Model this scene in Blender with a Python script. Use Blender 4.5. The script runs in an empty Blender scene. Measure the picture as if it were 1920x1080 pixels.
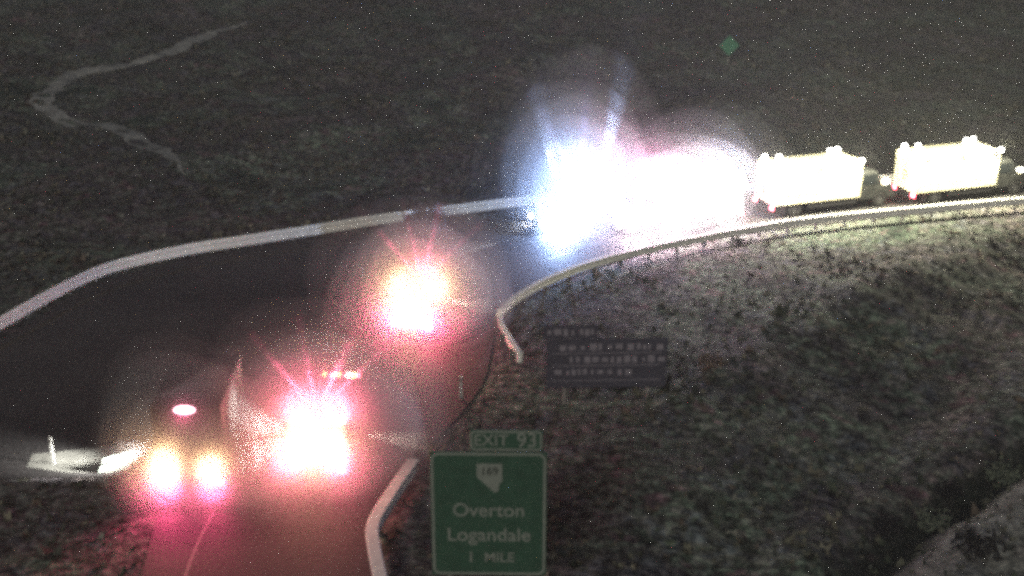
import bpy, bmesh, math, random
import numpy as np
from mathutils import Vector, Matrix

random.seed(7)
rng = np.random.default_rng(11)
SC = bpy.context.scene
COL = SC.collection

# ------------------------------------------------------------------ camera
CAM_H = 23.0
PITCH = math.radians(20.7)
FPX = 2400.0                      # focal length in pixels of the 1920 wide photograph
cam_d = bpy.data.cameras.new('camera')
cam_d.sensor_width = 36.0
cam_d.lens = 36.0 * FPX / 1920.0
cam_d.clip_end = 2000.0
cam = bpy.data.objects.new('camera', cam_d)
COL.objects.link(cam)
cam.location = (0, 0, CAM_H)
cam.rotation_euler = (math.pi / 2 - PITCH, 0, 0)
SC.camera = cam

# ------------------------------------------------------------------ night sky and moonlight
SUN_EL, SUN_AZ = math.radians(26), math.radians(200)
world = bpy.data.worlds.new('World')
SC.world = world
world.use_nodes = True
wn = world.node_tree
sky = wn.nodes.new('ShaderNodeTexSky')
sky.sky_type = 'NISHITA'
sky.sun_disc = False
sky.sun_elevation = SUN_EL
sky.sun_rotation = SUN_AZ
sky.dust_density = 6.0
sky.air_density = 0.8
sky.ozone_density = 1.0
wn.links.new(sky.outputs[0], wn.nodes['Background'].inputs[0])
wn.nodes['Background'].inputs[1].default_value = 0.035
sun_d = bpy.data.lights.new('moon', 'SUN')
sun_d.energy = 0.6
sun_d.angle = math.radians(12)
sun_d.color = (.90, 1.0, .94)
sun = bpy.data.objects.new('moon', sun_d)
COL.objects.link(sun)
# light comes from azimuth SUN_AZ (sky texture measures from +Y, clockwise seen from above)
sdir = Vector((math.sin(SUN_AZ) * math.cos(SUN_EL), math.cos(SUN_AZ) * math.cos(SUN_EL), math.sin(SUN_EL)))
sun.rotation_euler = sdir.to_track_quat('Z', 'Y').to_euler()

vs = SC.view_settings
vs.view_transform = 'Standard'
vs.look = 'None'
vs.exposure = 0.0
vs.gamma = 1.0
vs.use_curve_mapping = False
cy = SC.cycles
cy.max_bounces = 1
cy.diffuse_bounces = 0
cy.glossy_bounces = 1
cy.transmission_bounces = 0
cy.transparent_max_bounces = 64
cy.volume_bounces = 0
cy.use_denoising = False
cy.denoiser = 'OPENIMAGEDENOISE'
cy.denoising_input_passes = 'RGB_ALBEDO_NORMAL'
cy.denoising_prefilter = 'ACCURATE'
cy.sample_clamp_indirect = .5
cy.sample_clamp_direct = 45.0
cy.pixel_filter_type = 'BLACKMAN_HARRIS'
cy.filter_width = 4.0          # the photograph is soft
cy.volume_step_rate = 2.5
cy.volume_max_steps = 64
cy.caustics_reflective = False
cy.caustics_refractive = False

# ------------------------------------------------------------------ ground geometry helpers
def ray(px, py):
    x, v = (px - 960) / FPX, (py - 540) / FPX
    return np.array([x, math.cos(PITCH) - v * math.sin(PITCH), -math.sin(PITCH) - v * math.cos(PITCH)])

def G(px, py, z=0.0):
    d = ray(px, py)
    t = (CAM_H - z) / -d[2]
    return np.array([d[0] * t, d[1] * t])

def smooth(pts, step):
    """Catmull-Rom through pts, resampled evenly."""
    P = np.array(pts, float)
    P = np.vstack([2 * P[0] - P[1], P, 2 * P[-1] - P[-2]])
    out = []
    for i in range(1, len(P) - 2):
        for t in np.linspace(0, 1, 24, endpoint=False):
            a, b, c, d = P[i - 1], P[i], P[i + 1], P[i + 2]
            out.append(0.5 * ((2 * b) + (-a + c) * t + (2 * a - 5 * b + 4 * c - d) * t * t + (-a + 3 * b - 3 * c + d) * t ** 3))
    out.append(P[-2])
    out = np.array(out)
    seg = np.linalg.norm(np.diff(out, axis=0), axis=1)
    s = np.concatenate([[0], np.cumsum(seg)])
    n = max(2, int(round(s[-1] / step)) + 1)
    q = np.linspace(0, s[-1], n)
    return np.stack([np.interp(q, s, out[:, 0]), np.interp(q, s, out[:, 1])], 1)

FAR_EDGE = [(-420, 905), (-160, 725), (0, 640), (190, 527), (420, 474), (700, 434), (1000, 402), (1200, 386), (1440, 372), (1920, 344), (2300, 325)]
NEAR_EDGE = [(2300, 350), (1920, 381), (1400, 438), (1240, 468), (1110, 505), (1000, 552), (940, 592), (925, 640), (905, 720), (850, 790), (760, 885), (700, 985), (705, 1100), (740, 1250)]
LEFT_EDGE = [(250, 1250), (262, 1100), (290, 985), (300, 925), (240, 899), (100, 895), (-100, 905), (-420, 935)]
ROAD = np.vstack([smooth([G(*p) for p in FAR_EDGE], 1.5), smooth([G(*p) for p in NEAR_EDGE], 1.5), smooth([G(*p) for p in LEFT_EDGE], 1.0)])

def road_dist(X, Y):
    """Signed distance to the asphalt edge (negative on the asphalt)."""
    X, Y = np.asarray(X, float), np.asarray(Y, float)
    best = np.full(X.shape, 1e9)
    inside = np.zeros(X.shape, bool)
    n = len(ROAD)
    for i in range(n):
        a, b = ROAD[i], ROAD[(i + 1) % n]
        ab = b - a
        L2 = max(1e-9, float(ab @ ab))
        t = np.clip(((X - a[0]) * ab[0] + (Y - a[1]) * ab[1]) / L2, 0, 1)
        best = np.minimum(best, (X - a[0] - t * ab[0]) ** 2 + (Y - a[1] - t * ab[1]) ** 2)
        cond = ((a[1] > Y) != (b[1] > Y)) & (X < (b[0] - a[0]) * (Y - a[1]) / (b[1] - a[1] + 1e-12) + a[0])
        inside ^= cond
    d = np.sqrt(best)
    return np.where(inside, -d, d)

DITCH = smooth([G(*p) for p in [(2150, 720), (1920, 835), (1790, 915), (1690, 985), (1600, 1090), (1560, 1250)]], 1.0)
def poly_dist(X, Y, P):
    X, Y = np.asarray(X, float), np.asarray(Y, float)
    best = np.full(X.shape, 1e9)
    side = np.zeros(X.shape)
    for i in range(len(P) - 1):
        a, b = P[i], P[i + 1]
        ab = b - a
        t = np.clip(((X - a[0]) * ab[0] + (Y - a[1]) * ab[1]) / float(ab @ ab), 0, 1)
        d = (X - a[0] - t * ab[0]) ** 2 + (Y - a[1] - t * ab[1]) ** 2
        cr = ab[0] * (Y - a[1]) - ab[1] * (X - a[0])
        m = d < best
        side = np.where(m, np.sign(cr), side)
        best = np.where(m, d, best)
    return np.sqrt(best), side

def ss(a, b, x):
    t = np.clip((x - a) / (b - a), 0, 1)
    return t * t * (3 - 2 * t)

def H(X, Y):
    X, Y = np.asarray(X, float), np.asarray(Y, float)
    d = road_dist(X, Y)
    w = ss(1.5, 12, d)
    und = (0.45 * np.sin(X * .21 + 1.3) * np.sin(Y * .17 + .4) + 0.3 * np.sin(X * .43 - Y * .31) + 0.16 * np.sin(X * .9 + 2) * np.sin(Y * .83)
           + 0.07 * np.sin(X * 2.1 + Y * 1.3) * np.sin(Y * 1.9 - X * .7))
    z = w * und
    z = z + ss(14, 70, d) * (Y > 95) * ss(95, 150, Y) * 1.6
    dd, sd = poly_dist(X, Y, DITCH)
    z = z - 1.0 * np.exp(-(dd / 1.1) ** 2) + ss(.5, 3.0, dd) * (sd > 0) * 0.5 * np.exp(-(dd / 9) ** 2)
    return np.where(d < 0.25, -0.05, z + ss(0.25, 1.2, d) * 0.02 - 0.02)

def GT(px, py):
    """Point of the terrain seen at a pixel of the photograph."""
    z = 0.0
    for _ in range(12):
        p = G(px, py, z)
        z = float(H(p[0], p[1]))
    return Vector((p[0], p[1], z))

# ------------------------------------------------------------------ materials
MATS = {}
def nodes_of(name):
    m = bpy.data.materials.new(name)
    m.use_nodes = True
    nt = m.node_tree
    return m, nt, nt.nodes['Principled BSDF']

def mat(name, col, rough=.6, metal=0.0, var=.25, scale=6.0, spec=.4, bump=0.0):
    """Plain paint, metal or rubber with dirt and colour variation from noise."""
    if name in MATS:
        return MATS[name]
    m, nt, b = nodes_of(name)
    tc = nt.nodes.new('ShaderNodeTexCoord')
    n = nt.nodes.new('ShaderNodeTexNoise')
    n.inputs['Scale'].default_value = scale
    n.inputs['Detail'].default_value = 6
    n.inputs['Roughness'].default_value = .65
    nt.links.new(tc.outputs['Object'], n.inputs['Vector'])
    r = nt.nodes.new('ShaderNodeValToRGB')
    r.color_ramp.elements[0].position = .3
    r.color_ramp.elements[1].position = .7
    r.color_ramp.elements[0].color = (*[c * (1 - var) for c in col], 1)
    r.color_ramp.elements[1].color = (*[min(1, c * (1 + var * .6)) for c in col], 1)
    nt.links.new(n.outputs['Fac'], r.inputs['Fac'])
    nt.links.new(r.outputs[0], b.inputs['Base Color'])
    b.inputs['Roughness'].default_value = rough
    b.inputs['Metallic'].default_value = metal
    b.inputs['Specular IOR Level'].default_value = spec
    if bump:
        bp = nt.nodes.new('ShaderNodeBump')
        bp.inputs['Strength'].default_value = bump
        bp.inputs['Distance'].default_value = .02
        nt.links.new(n.outputs['Fac'], bp.inputs['Height'])
        nt.links.new(bp.outputs[0], b.inputs['Normal'])
    MATS[name] = m
    return m

def lamp_mat(name, col, strength):
    if name in MATS:
        return MATS[name]
    m, nt, b = nodes_of(name)
    b.inputs['Base Color'].default_value = (*[min(.8, c) for c in col], 1)
    b.inputs['Emission Color'].default_value = (*col, 1)
    b.inputs['Emission Strength'].default_value = strength
    m.cycles.emission_sampling = 'NONE'      # the lamps' own lights do the lighting
    b.inputs['Roughness'].default_value = .2
    MATS[name] = m
    return m

def ground_mat():
    m, nt, b = nodes_of('desert_ground')
    L = nt.links.new
    tc = nt.nodes.new('ShaderNodeTexCoord')
    def noise(scale, detail=4, rough=.6, dist=0):
        n = nt.nodes.new('ShaderNodeTexNoise')
        n.inputs['Scale'].default_value = scale
        n.inputs['Detail'].default_value = detail
        n.inputs['Roughness'].default_value = rough
        n.inputs['Distortion'].default_value = dist
        L(tc.outputs['Object'], n.inputs['Vector'])
        return n
    def ramp(fac, stops):
        r = nt.nodes.new('ShaderNodeValToRGB')
        while len(r.color_ramp.elements) < len(stops):
            r.color_ramp.elements.new(.5)
        for e, (p, c) in zip(r.color_ramp.elements, stops):
            e.position = p
            e.color = (*c, 1)
        L(fac, r.inputs[0])
        return r
    def mix(a, b_, fac, mode='MIX'):
        x = nt.nodes.new('ShaderNodeMix')
        x.data_type = 'RGBA'
        x.blend_type = mode
        for s, v in ((x.inputs[6], a), (x.inputs[7], b_), (x.inputs[0], fac)):
            if isinstance(v, (int, float)):
                s.default_value = v
            elif isinstance(v, tuple):
                s.default_value = (*v, 1)
            else:
                L(v, s)
        return x.outputs[2]
    big = noise(.085, 3, .6, .6)
    tint = ramp(big.outputs['Fac'], [(.30, (.042, .056, .048)), (.42, (.128, .136, .122)), (.52, (.076, .072, .075)), (.62, (.132, .112, .114)), (.75, (.066, .082, .068))])
    mid = noise(1.3, 6, .8)
    c1 = mix(tint.outputs[0], ramp(mid.outputs['Fac'], [(.36, (.40, .40, .40)), (.64, (1.45, 1.45, 1.4))]).outputs[0], .9, 'MULTIPLY')
    fine = noise(2.6, 4, .75)
    c2 = mix(c1, ramp(fine.outputs['Fac'], [(.36, (.22, .22, .22)), (.5, (.8, .8, .8)), (.64, (1.9, 1.85, 1.8))]).outputs[0], .9, 'MULTIPLY')
    chroma = noise(.55, 3, .7)
    c2 = mix(c2, ramp(chroma.outputs['Fac'], [(.34, (1.3, .8, 1.0)), (.44, (.85, 1.15, .95)), (.54, (1.05, 1.0, 1.0)), (.62, (.85, .95, 1.2)), (.7, (1.0, 1.2, .85))]).outputs[0], .8, 'MULTIPLY')
    at = nt.nodes.new('ShaderNodeAttribute')
    at.attribute_name = 'soil'
    sp = nt.nodes.new('ShaderNodeSeparateColor')
    L(at.outputs['Color'], sp.inputs[0])
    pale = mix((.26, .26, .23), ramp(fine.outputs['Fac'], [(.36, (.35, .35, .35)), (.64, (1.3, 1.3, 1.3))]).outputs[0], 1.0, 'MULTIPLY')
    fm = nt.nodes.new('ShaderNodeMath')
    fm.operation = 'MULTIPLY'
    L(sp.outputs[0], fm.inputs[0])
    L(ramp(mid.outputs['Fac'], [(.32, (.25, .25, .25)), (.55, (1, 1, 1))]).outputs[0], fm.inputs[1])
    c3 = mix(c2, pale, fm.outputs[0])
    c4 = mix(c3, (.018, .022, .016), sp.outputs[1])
    L(c4, b.inputs['Base Color'])
    b.inputs['Roughness'].default_value = .95
    b.inputs['Specular IOR Level'].default_value = .1
    bp = nt.nodes.new('ShaderNodeBump')
    bp.inputs['Strength'].default_value = .8
    bp.inputs['Distance'].default_value = .12
    L(fine.outputs['Fac'], bp.inputs['Height'])
    L(bp.outputs[0], b.inputs['Normal'])
    return m

def asphalt_mat():
    m, nt, b = nodes_of('worn_asphalt')
    L = nt.links.new
    tc = nt.nodes.new('ShaderNodeTexCoord')
    def noise(scale, detail, rough):
        n = nt.nodes.new('ShaderNodeTexNoise')
        n.inputs['Scale'].default_value = scale
        n.inputs['Detail'].default_value = detail
        n.inputs['Roughness'].default_value = rough
        L(tc.outputs['Object'], n.inputs['Vector'])
        return n
    def ramp(fac, stops):
        r = nt.nodes.new('ShaderNodeValToRGB')
        while len(r.color_ramp.elements) < len(stops):
            r.color_ramp.elements.new(.5)
        for e, (p, c) in zip(r.color_ramp.elements, stops):
            e.position = p
            e.color = (*c, 1)
        L(fac, r.inputs[0])
        return r.outputs[0]
    big = noise(.12, 4, .6)
    base = ramp(big.outputs['Fac'], [(.35, (.030, .030, .031)), (.5, (.046, .043, .044)), (.66, (.062, .058, .057))])
    fine = noise(5.5, 4, .8)
    f = ramp(fine.outputs['Fac'], [(.36, (.25, .25, .25)), (.5, (.85, .85, .85)), (.66, (1.9, 1.9, 1.9))])
    x = nt.nodes.new('ShaderNodeMix')
    x.data_type = 'RGBA'
    x.blend_type = 'MULTIPLY'
    x.inputs[0].default_value = .85
    L(base, x.inputs[6])
    L(f, x.inputs[7])
    L(x.outputs[2], b.inputs['Base Color'])
    b.inputs['Roughness'].default_value = .78
    b.inputs['Specular IOR Level'].default_value = .35
    bp = nt.nodes.new('ShaderNodeBump')
    bp.inputs['Strength'].default_value = .35
    bp.inputs['Distance'].default_value = .03
    L(fine.outputs['Fac'], bp.inputs['Height'])
    L(bp.outputs[0], b.inputs['Normal'])
    return m

def scrub_mat():
    m, nt, b = nodes_of('dry_scrub')
    at = nt.nodes.new('ShaderNodeAttribute')
    at.attribute_name = 'tint'
    nt.links.new(at.outputs['Color'], b.inputs['Base Color'])
    b.inputs['Roughness'].default_value = .9
    b.inputs['Specular IOR Level'].default_value = .1
    return m

WHITE = mat('white_paint', (.78, .78, .75), .45, var=.12, scale=3)
CREAM = mat('warm_white_paint', (.76, .72, .52), .45, var=.14, scale=3)
DARKP = mat('dark_body_paint', (.022, .02, .021), .55, var=.4, scale=3)
GREYP = mat('dull_grey_cab_paint', (.04, .042, .04), .5, var=.3, scale=3)
PALEP = mat('pale_grey_panel', (.6, .6, .57), .5, var=.15, scale=3)
REDP = mat('red_stripe_paint', (.45, .03, .03), .4, var=.2)
BLUEP = mat('navy_stripe_paint', (.03, .06, .25), .4, var=.2)
BLACK = mat('black_trim', (.02, .02, .022), .6, var=.3)
RUBBER = mat('tyre_rubber', (.02, .02, .02), .85, var=.3)
RIM = mat('steel_rim', (.5, .5, .5), .35, .9, var=.2)
GLASSM = mat('dark_tinted_glass', (.015, .018, .02), .06, var=.1, spec=.6)
CHROME = mat('brushed_chrome', (.6, .6, .6), .25, 1.0, var=.15)
STEEL = mat('galvanised_steel', (.80, .80, .75), .62, .0, var=.2, scale=2.5, spec=.3)
STEELD = mat('weathered_post_steel', (.22, .21, .20), .7, .2, var=.3, scale=4)
SIGNG = mat('green_sign_sheeting', (.029, .074, .050), .5, var=.25, scale=2.5)
SIGNW = mat('pale_sign_lettering', (.185, .21, .19), .5, var=.2, scale=4)
SIGNK = mat('black_numeral', (.03, .04, .035), .5)
PLANK = mat('dull_violet_board', (.048, .048, .068), .7, var=.3, scale=3)
FADED = mat('faded_board_lettering', (.20, .185, .22), .7, var=.3, scale=5)
PAINTW = mat('worn_road_paint', (.15, .14, .13), .7, var=.55, scale=5)
PAINTY = mat('worn_yellow_road_paint', (.09, .075, .045), .7, var=.5, scale=5)
POSTW = mat('white_delineator_plastic', (.66, .66, .64), .5, var=.15)
DIAG = mat('green_diamond_sheeting', (.02, .14, .075), .5, var=.3, scale=3)
WRECK = mat('pale_green_grey_panel', (.40, .46, .42), .5, var=.35, scale=4)
TWIG = mat('dry_grey_twigs', (.10, .092, .10), .9, var=.4, scale=9)
TWIGD = mat('dark_twigs', (.012, .012, .012), .9, var=.4, scale=9)
TWIGB = mat('brown_twigs', (.13, .09, .06), .9, var=.4, scale=9)
SAGE = mat('pale_sage_twigs', (.13, .15, .11), .9, var=.4, scale=9)

L_RED = lamp_mat('lit_red_lens', (1.0, .10, .14), 25)
L_AMB = lamp_mat('lit_amber_lens', (1.0, .62, .20), 30)
L_BLU = lamp_mat('lit_blue_lens', (.25, .45, 1.0), 35)
L_WHT = lamp_mat('lit_white_lens', (1.0, .97, .88), 40)
L_PNK = lamp_mat('lit_pink_lens', (1.0, .48, .58), 6)

# ------------------------------------------------------------------ mesh helpers
def link(name, me, m=None, parent=None):
    o = bpy.data.objects.new(name, me)
    COL.objects.link(o)
    if m is not None and me is not None and len(me.materials) == 0:
        me.materials.append(m)
    if parent is not None:
        o.parent = parent
    return o

def tag(o, label=None, cat=None, group=None, kind=None):
    if label: o['label'] = label
    if cat: o['category'] = cat
    if group: o['group'] = group
    if kind: o['kind'] = kind
    return o

def empty(name, loc, rz=0.0):
    o = bpy.data.objects.new(name, None)
    COL.objects.link(o)
    o.location = loc
    o.rotation_euler = (0, 0, rz)
    o.empty_display_size = .3
    return o

class MB:
    def __init__(self):
        self.bm = bmesh.new()
    def _add(self, other, bevel=0.0, seg=2):
        if bevel:
            bmesh.ops.bevel(other, geom=list(other.edges), offset=bevel, segments=seg, profile=.5, affect='EDGES', clamp_overlap=True)
        me = bpy.data.meshes.new('tmp')
        other.to_mesh(me)
        self.bm.from_mesh(me)
        bpy.data.meshes.remove(me)
        other.free()
        return self
    def box(self, x0, x1, y0, y1, z0, z1, bevel=0.0):
        b = bmesh.new()
        bmesh.ops.create_cube(b, size=1)
        bmesh.ops.scale(b, vec=(x1 - x0, y1 - y0, z1 - z0), verts=b.verts)
        bmesh.ops.translate(b, vec=((x0 + x1) / 2, (y0 + y1) / 2, (z0 + z1) / 2), verts=b.verts)
        return self._add(b, bevel)
    def prism(self, prof, y0, y1, bevel=0.0, taper=None):
        """Side profile [(x, z)...] extruded across y; taper(z) narrows it."""
        b = bmesh.new()
        va = [b.verts.new((x, y0 * (taper(z) if taper else 1), z)) for x, z in prof]
        vb = [b.verts.new((x, y1 * (taper(z) if taper else 1), z)) for x, z in prof]
        b.faces.new(va)
        b.faces.new(vb[::-1])
        n = len(prof)
        for i in range(n):
            b.faces.new((va[(i + 1) % n], va[i], vb[i], vb[(i + 1) % n]))
        bmesh.ops.recalc_face_normals(b, faces=b.faces)
        return self._add(b, bevel)
    def cyl(self, p0, p1, r0, r1=None, n=14, cap=True):
        r1 = r0 if r1 is None else r1
        b = bmesh.new()
        p0, p1 = Vector(p0), Vector(p1)
        d = p1 - p0
        bmesh.ops.create_cone(b, cap_ends=cap, segments=n, radius1=r0, radius2=r1, depth=d.length)
        q = d.to_track_quat('Z', 'Y').to_matrix().to_4x4()
        bmesh.ops.transform(b, matrix=Matrix.Translation((p0 + p1) / 2) @ q, verts=b.verts)
        return self._add(b)
    def dome(self, c, rx, ry, rz, seg=12):
        b = bmesh.new()
        bmesh.ops.create_uvsphere(b, u_segments=seg, v_segments=8, radius=1)
        bmesh.ops.scale(b, vec=(rx, ry, rz), verts=b.verts)
        bmesh.ops.translate(b, vec=c, verts=b.verts)
        return self._add(b)
    def quad(self, pts):
        vs_ = [self.bm.verts.new(p) for p in pts]
        self.bm.faces.new(vs_)
        return self
    def mesh(self, name):
        me = bpy.data.meshes.new(name)
        self.bm.normal_update()
        self.bm.to_mesh(me)
        self.bm.free()
        return me
    def build(self, name, m, parent=None):
        return link(name, self.mesh(name), m, parent)

def box(name, m, parent, *a, bevel=0.0):
    return MB().box(*a, bevel=bevel).build(name, m, parent)

def point_light(name, parent, loc, col, power, size=.12):
    l = bpy.data.lights.new(name, 'POINT')
    l.color = col
    l.energy = power
    l.shadow_soft_size = size
    o = bpy.data.objects.new(name, l)
    COL.objects.link(o)
    o.parent = parent
    o.location = loc
    return o

def spot_light(name, parent, loc, direction, col, power, angle, blend=.6, size=.08):
    l = bpy.data.lights.new(name, 'SPOT')
    l.color = col
    l.energy = power
    l.spot_size = math.radians(angle)
    l.spot_blend = blend
    l.shadow_soft_size = size
    o = bpy.data.objects.new(name, l)
    COL.objects.link(o)
    o.parent = parent
    o.location = loc
    o.rotation_euler = (-Vector(direction)).to_track_quat('Z', 'Y').to_euler()
    return o

# ------------------------------------------------------------------ the ground
def axis(lo, a, b, hi, fine, coarse):
    return np.concatenate([np.arange(lo, a, coarse), np.arange(a, b, fine), np.arange(b, hi + .1, coarse)])
xs = axis(-210, -72, 72, 210, .5, 6)
ys = axis(-18, 26, 172, 402, .5, 6)
GX, GY = np.meshgrid(xs, ys)
GZ = H(GX, GY)
nx, ny = len(xs), len(ys)
co = np.stack([GX.ravel(), GY.ravel(), GZ.ravel()], 1).astype(np.float32)
i0 = (np.arange(ny - 1)[:, None] * nx + np.arange(nx - 1)[None, :]).ravel()
quads = np.stack([i0, i0 + 1, i0 + nx + 1, i0 + nx], 1)
me = bpy.data.meshes.new('ground')
me.vertices.add(len(co)); me.vertices.foreach_set('co', co.ravel())
me.loops.add(quads.size); me.loops.foreach_set('vertex_index', quads.ravel().astype(np.int32))
me.polygons.add(len(quads))
me.polygons.foreach_set('loop_start', (np.arange(len(quads)) * 4).astype(np.int32))
me.update(calc_edges=True)
me.polygons.foreach_set('use_smooth', np.ones(len(quads), bool))
soil = np.zeros((len(co), 4), np.float32)
dd, sd = poly_dist(GX.ravel(), GY.ravel(), DITCH)
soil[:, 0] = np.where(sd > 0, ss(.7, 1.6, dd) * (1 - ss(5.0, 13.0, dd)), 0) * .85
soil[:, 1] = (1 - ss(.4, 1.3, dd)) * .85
rd = road_dist(GX.ravel(), GY.ravel())
soil[:, 0] += (ss(.0, .3, rd) * (1 - ss(.6, 2.2, rd))) * .22
soil[:, 3] = 1
ca = me.color_attributes.new('soil', 'FLOAT_COLOR', 'POINT')
ca.data.foreach_set('color', soil.ravel())
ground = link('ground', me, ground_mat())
tag(ground, kind='structure', label='dark speckled desert ground of gravel and dry scrub')

# asphalt: one sheet with its gore and ramps
bm = bmesh.new()
f = bm.faces.new([bm.verts.new((p[0], p[1], 0.0)) for p in ROAD])
bmesh.ops.triangulate(bm, faces=[f])
bmesh.ops.recalc_face_normals(bm, faces=bm.faces)
if sum(fa.normal.z for fa in bm.faces) < 0:
    bmesh.ops.reverse_faces(bm, faces=bm.faces)
me = bpy.data.meshes.new('road')
bm.to_mesh(me); bm.free()
road = link('road', me, asphalt_mat())
tag(road, kind='structure', label='dark asphalt road that bends right between the guardrails')

def strip_mesh(name, path, w, z, wob=0.0, fade=0):
    P = np.array(path)
    T = np.gradient(P, axis=0)
    T /= np.linalg.norm(T, axis=1)[:, None]
    N = np.stack([-T[:, 1], T[:, 0]], 1)
    vs_, fs = [], []
    for i in range(len(P)):
        for s in (-1, 1):
            q = P[i] + N[i] * s * w / 2 * (1 + (random.uniform(-wob, wob) if wob else 0)) * (min(1, (i + .2) / fade, (len(P) - i - .8) / fade) if fade else 1)
            vs_.append((q[0], q[1], z if not callable(z) else z(q[0], q[1])))
        if i:
            k = 2 * i
            fs.append((k - 2, k, k + 1, k - 1)[::-1])
    me_ = bpy.data.meshes.new(name)
    me_.from_pydata(vs_, [], fs)
    me_.update()
    return me_

def road_line(pix, w, m, dash=None, name='edge_line'):
    path = smooth([G(*p) for p in pix], .5)
    if dash is None:
        link(name, strip_mesh(name, path, w, .005, .12), m, road)
        return
    on, off = dash
    k, n = 0, len(path)
    while k < n - 2:
        seg = path[k:min(n, k + int(on / .5) + 1)]
        if len(seg) > 2:
            link('lane_dash', strip_mesh('lane_dash', seg, w, .005, .12), m, road)
        k += int((on + off) / .5)

road_line([(330, 1240), (345, 1090), (400, 960), (480, 820), (590, 655), (680, 573), (800, 500), (960, 448), (1150, 415)], .12, PAINTW)
road_line([(500, 1240), (535, 1060), (600, 955), (700, 775), (745, 700), (830, 600), (930, 530), (1080, 470), (1300, 428)], .12, PAINTW, (3.0, 9.0))
road_line([(-300, 840), (-100, 715), (40, 632), (220, 540), (430, 490), (700, 449), (1000, 414), (1200, 397), (1440, 382), (1920, 353)], .12, PAINTY)

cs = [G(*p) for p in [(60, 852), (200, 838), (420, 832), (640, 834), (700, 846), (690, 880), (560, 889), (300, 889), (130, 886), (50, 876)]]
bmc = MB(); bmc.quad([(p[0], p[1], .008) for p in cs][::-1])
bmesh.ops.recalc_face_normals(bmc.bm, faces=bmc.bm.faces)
link('pale_beam_apron', bmc.mesh('pale_beam_apron'), mat('beam_pale_concrete', (.26, .26, .24), .85, var=.5, scale=1.5, spec=.2), road)  # strip laid pale so the ground shows brighter under the lamp beams

# the pale dirt track winding up the slope
TRACK_PX = [(470, 38), (400, 62), (320, 92), (220, 118), (135, 145), (78, 178), (100, 212), (175, 234), (245, 252), (300, 282), (345, 318)]
track = smooth([tuple(GT(*p)[:2]) for p in TRACK_PX], .7)
tm = strip_mesh('dirt_track', track, 1.7, lambda x, y: float(H(x, y)) + .05, .35, fade=14)
tmat = mat('pale_dust_track', (.27, .27, .255), .95, var=.6, scale=1.6, spec=.1, bump=.5)
tag(link('dirt_track', tm, tmat), kind='structure', label='pale dirt track winding up the dark slope')

# ------------------------------------------------------------------ scrub cover (nobody could count it)
N = 62000
u = rng.random(N)
Yt = np.sqrt(29 ** 2 + u * (172 ** 2 - 29 ** 2))
Xt = (rng.random(N) * 2 - 1) * (Yt * .46 + 2)
rd = road_dist(Xt, Yt)
keep = rd > .35
td, _ = poly_dist(Xt, Yt, track)
keep &= (td > .8) | (rng.random(N) < .12)
Xt, Yt = Xt[keep], Yt[keep]
Zt = H(Xt, Yt)
clump = .5 + .5 * np.sin(Xt * .35 + 1.1 * np.sin(Yt * .22)) * np.sin(Yt * .4 + Xt * .11)
keep = rng.random(len(Xt)) < (.35 + .65 * clump)
Xt, Yt, Zt = Xt[keep], Yt[keep], Zt[keep]
n = len(Xt)
K = 6
size = rng.uniform(.08, .30, n) * (1 + 1.2 * (rng.random(n) < .10) * rng.random(n)) * (.6 + .8 * clump[keep])
ang = rng.random((n, K)) * 2 * math.pi
out = rng.uniform(.2, 1.0, (n, K)) * size[:, None]
hgt = rng.uniform(.15, .65, (n, K)) * size[:, None]
wid = size[:, None] * .34
bx, by = Xt[:, None] + np.cos(ang) * .1 * size[:, None], Yt[:, None] + np.sin(ang) * .1 * size[:, None]
px_, py_ = -np.sin(ang) * wid, np.cos(ang) * wid
V = np.empty((n, K, 3, 3), np.float32)
V[:, :, 0] = np.stack([bx - px_, by - py_, np.broadcast_to(Zt[:, None] - .03, bx.shape)], -1)
V[:, :, 1] = np.stack([bx + px_, by + py_, np.broadcast_to(Zt[:, None] - .03, bx.shape)], -1)
V[:, :, 2] = np.stack([bx + np.cos(ang) * out, by + np.sin(ang) * out, Zt[:, None] + hgt], -1)
nt_ = n * K
me = bpy.data.meshes.new('desert_scrub')
me.vertices.add(nt_ * 3); me.vertices.foreach_set('co', V.reshape(-1))
me.loops.add(nt_ * 3); me.loops.foreach_set('vertex_index', np.arange(nt_ * 3, dtype=np.int32))
me.polygons.add(nt_); me.polygons.foreach_set('loop_start', (np.arange(nt_) * 3).astype(np.int32))
me.update(calc_edges=True)
pal = np.array([[.045, .055, .038], [.10, .10, .075], [.17, .16, .12], [.045, .05, .042], [.12, .095, .075], [.20, .20, .17]])
cidx = rng.choice(len(pal), n, p=[.26, .22, .16, .18, .1, .08])
tint = np.repeat(pal[cidx] * rng.uniform(.7, 1.2, (n, 1)), K * 3, axis=0)
tint = np.concatenate([tint, np.ones((len(tint), 1))], 1).astype(np.float32)
ca = me.color_attributes.new('tint', 'FLOAT_COLOR', 'POINT')
ca.data.foreach_set('color', tint.ravel())
tag(link('desert_scrub', me, scrub_mat()), 'low dry scrub and grass tufts scattered over the dark ground', 'scrub', kind='stuff')

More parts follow.
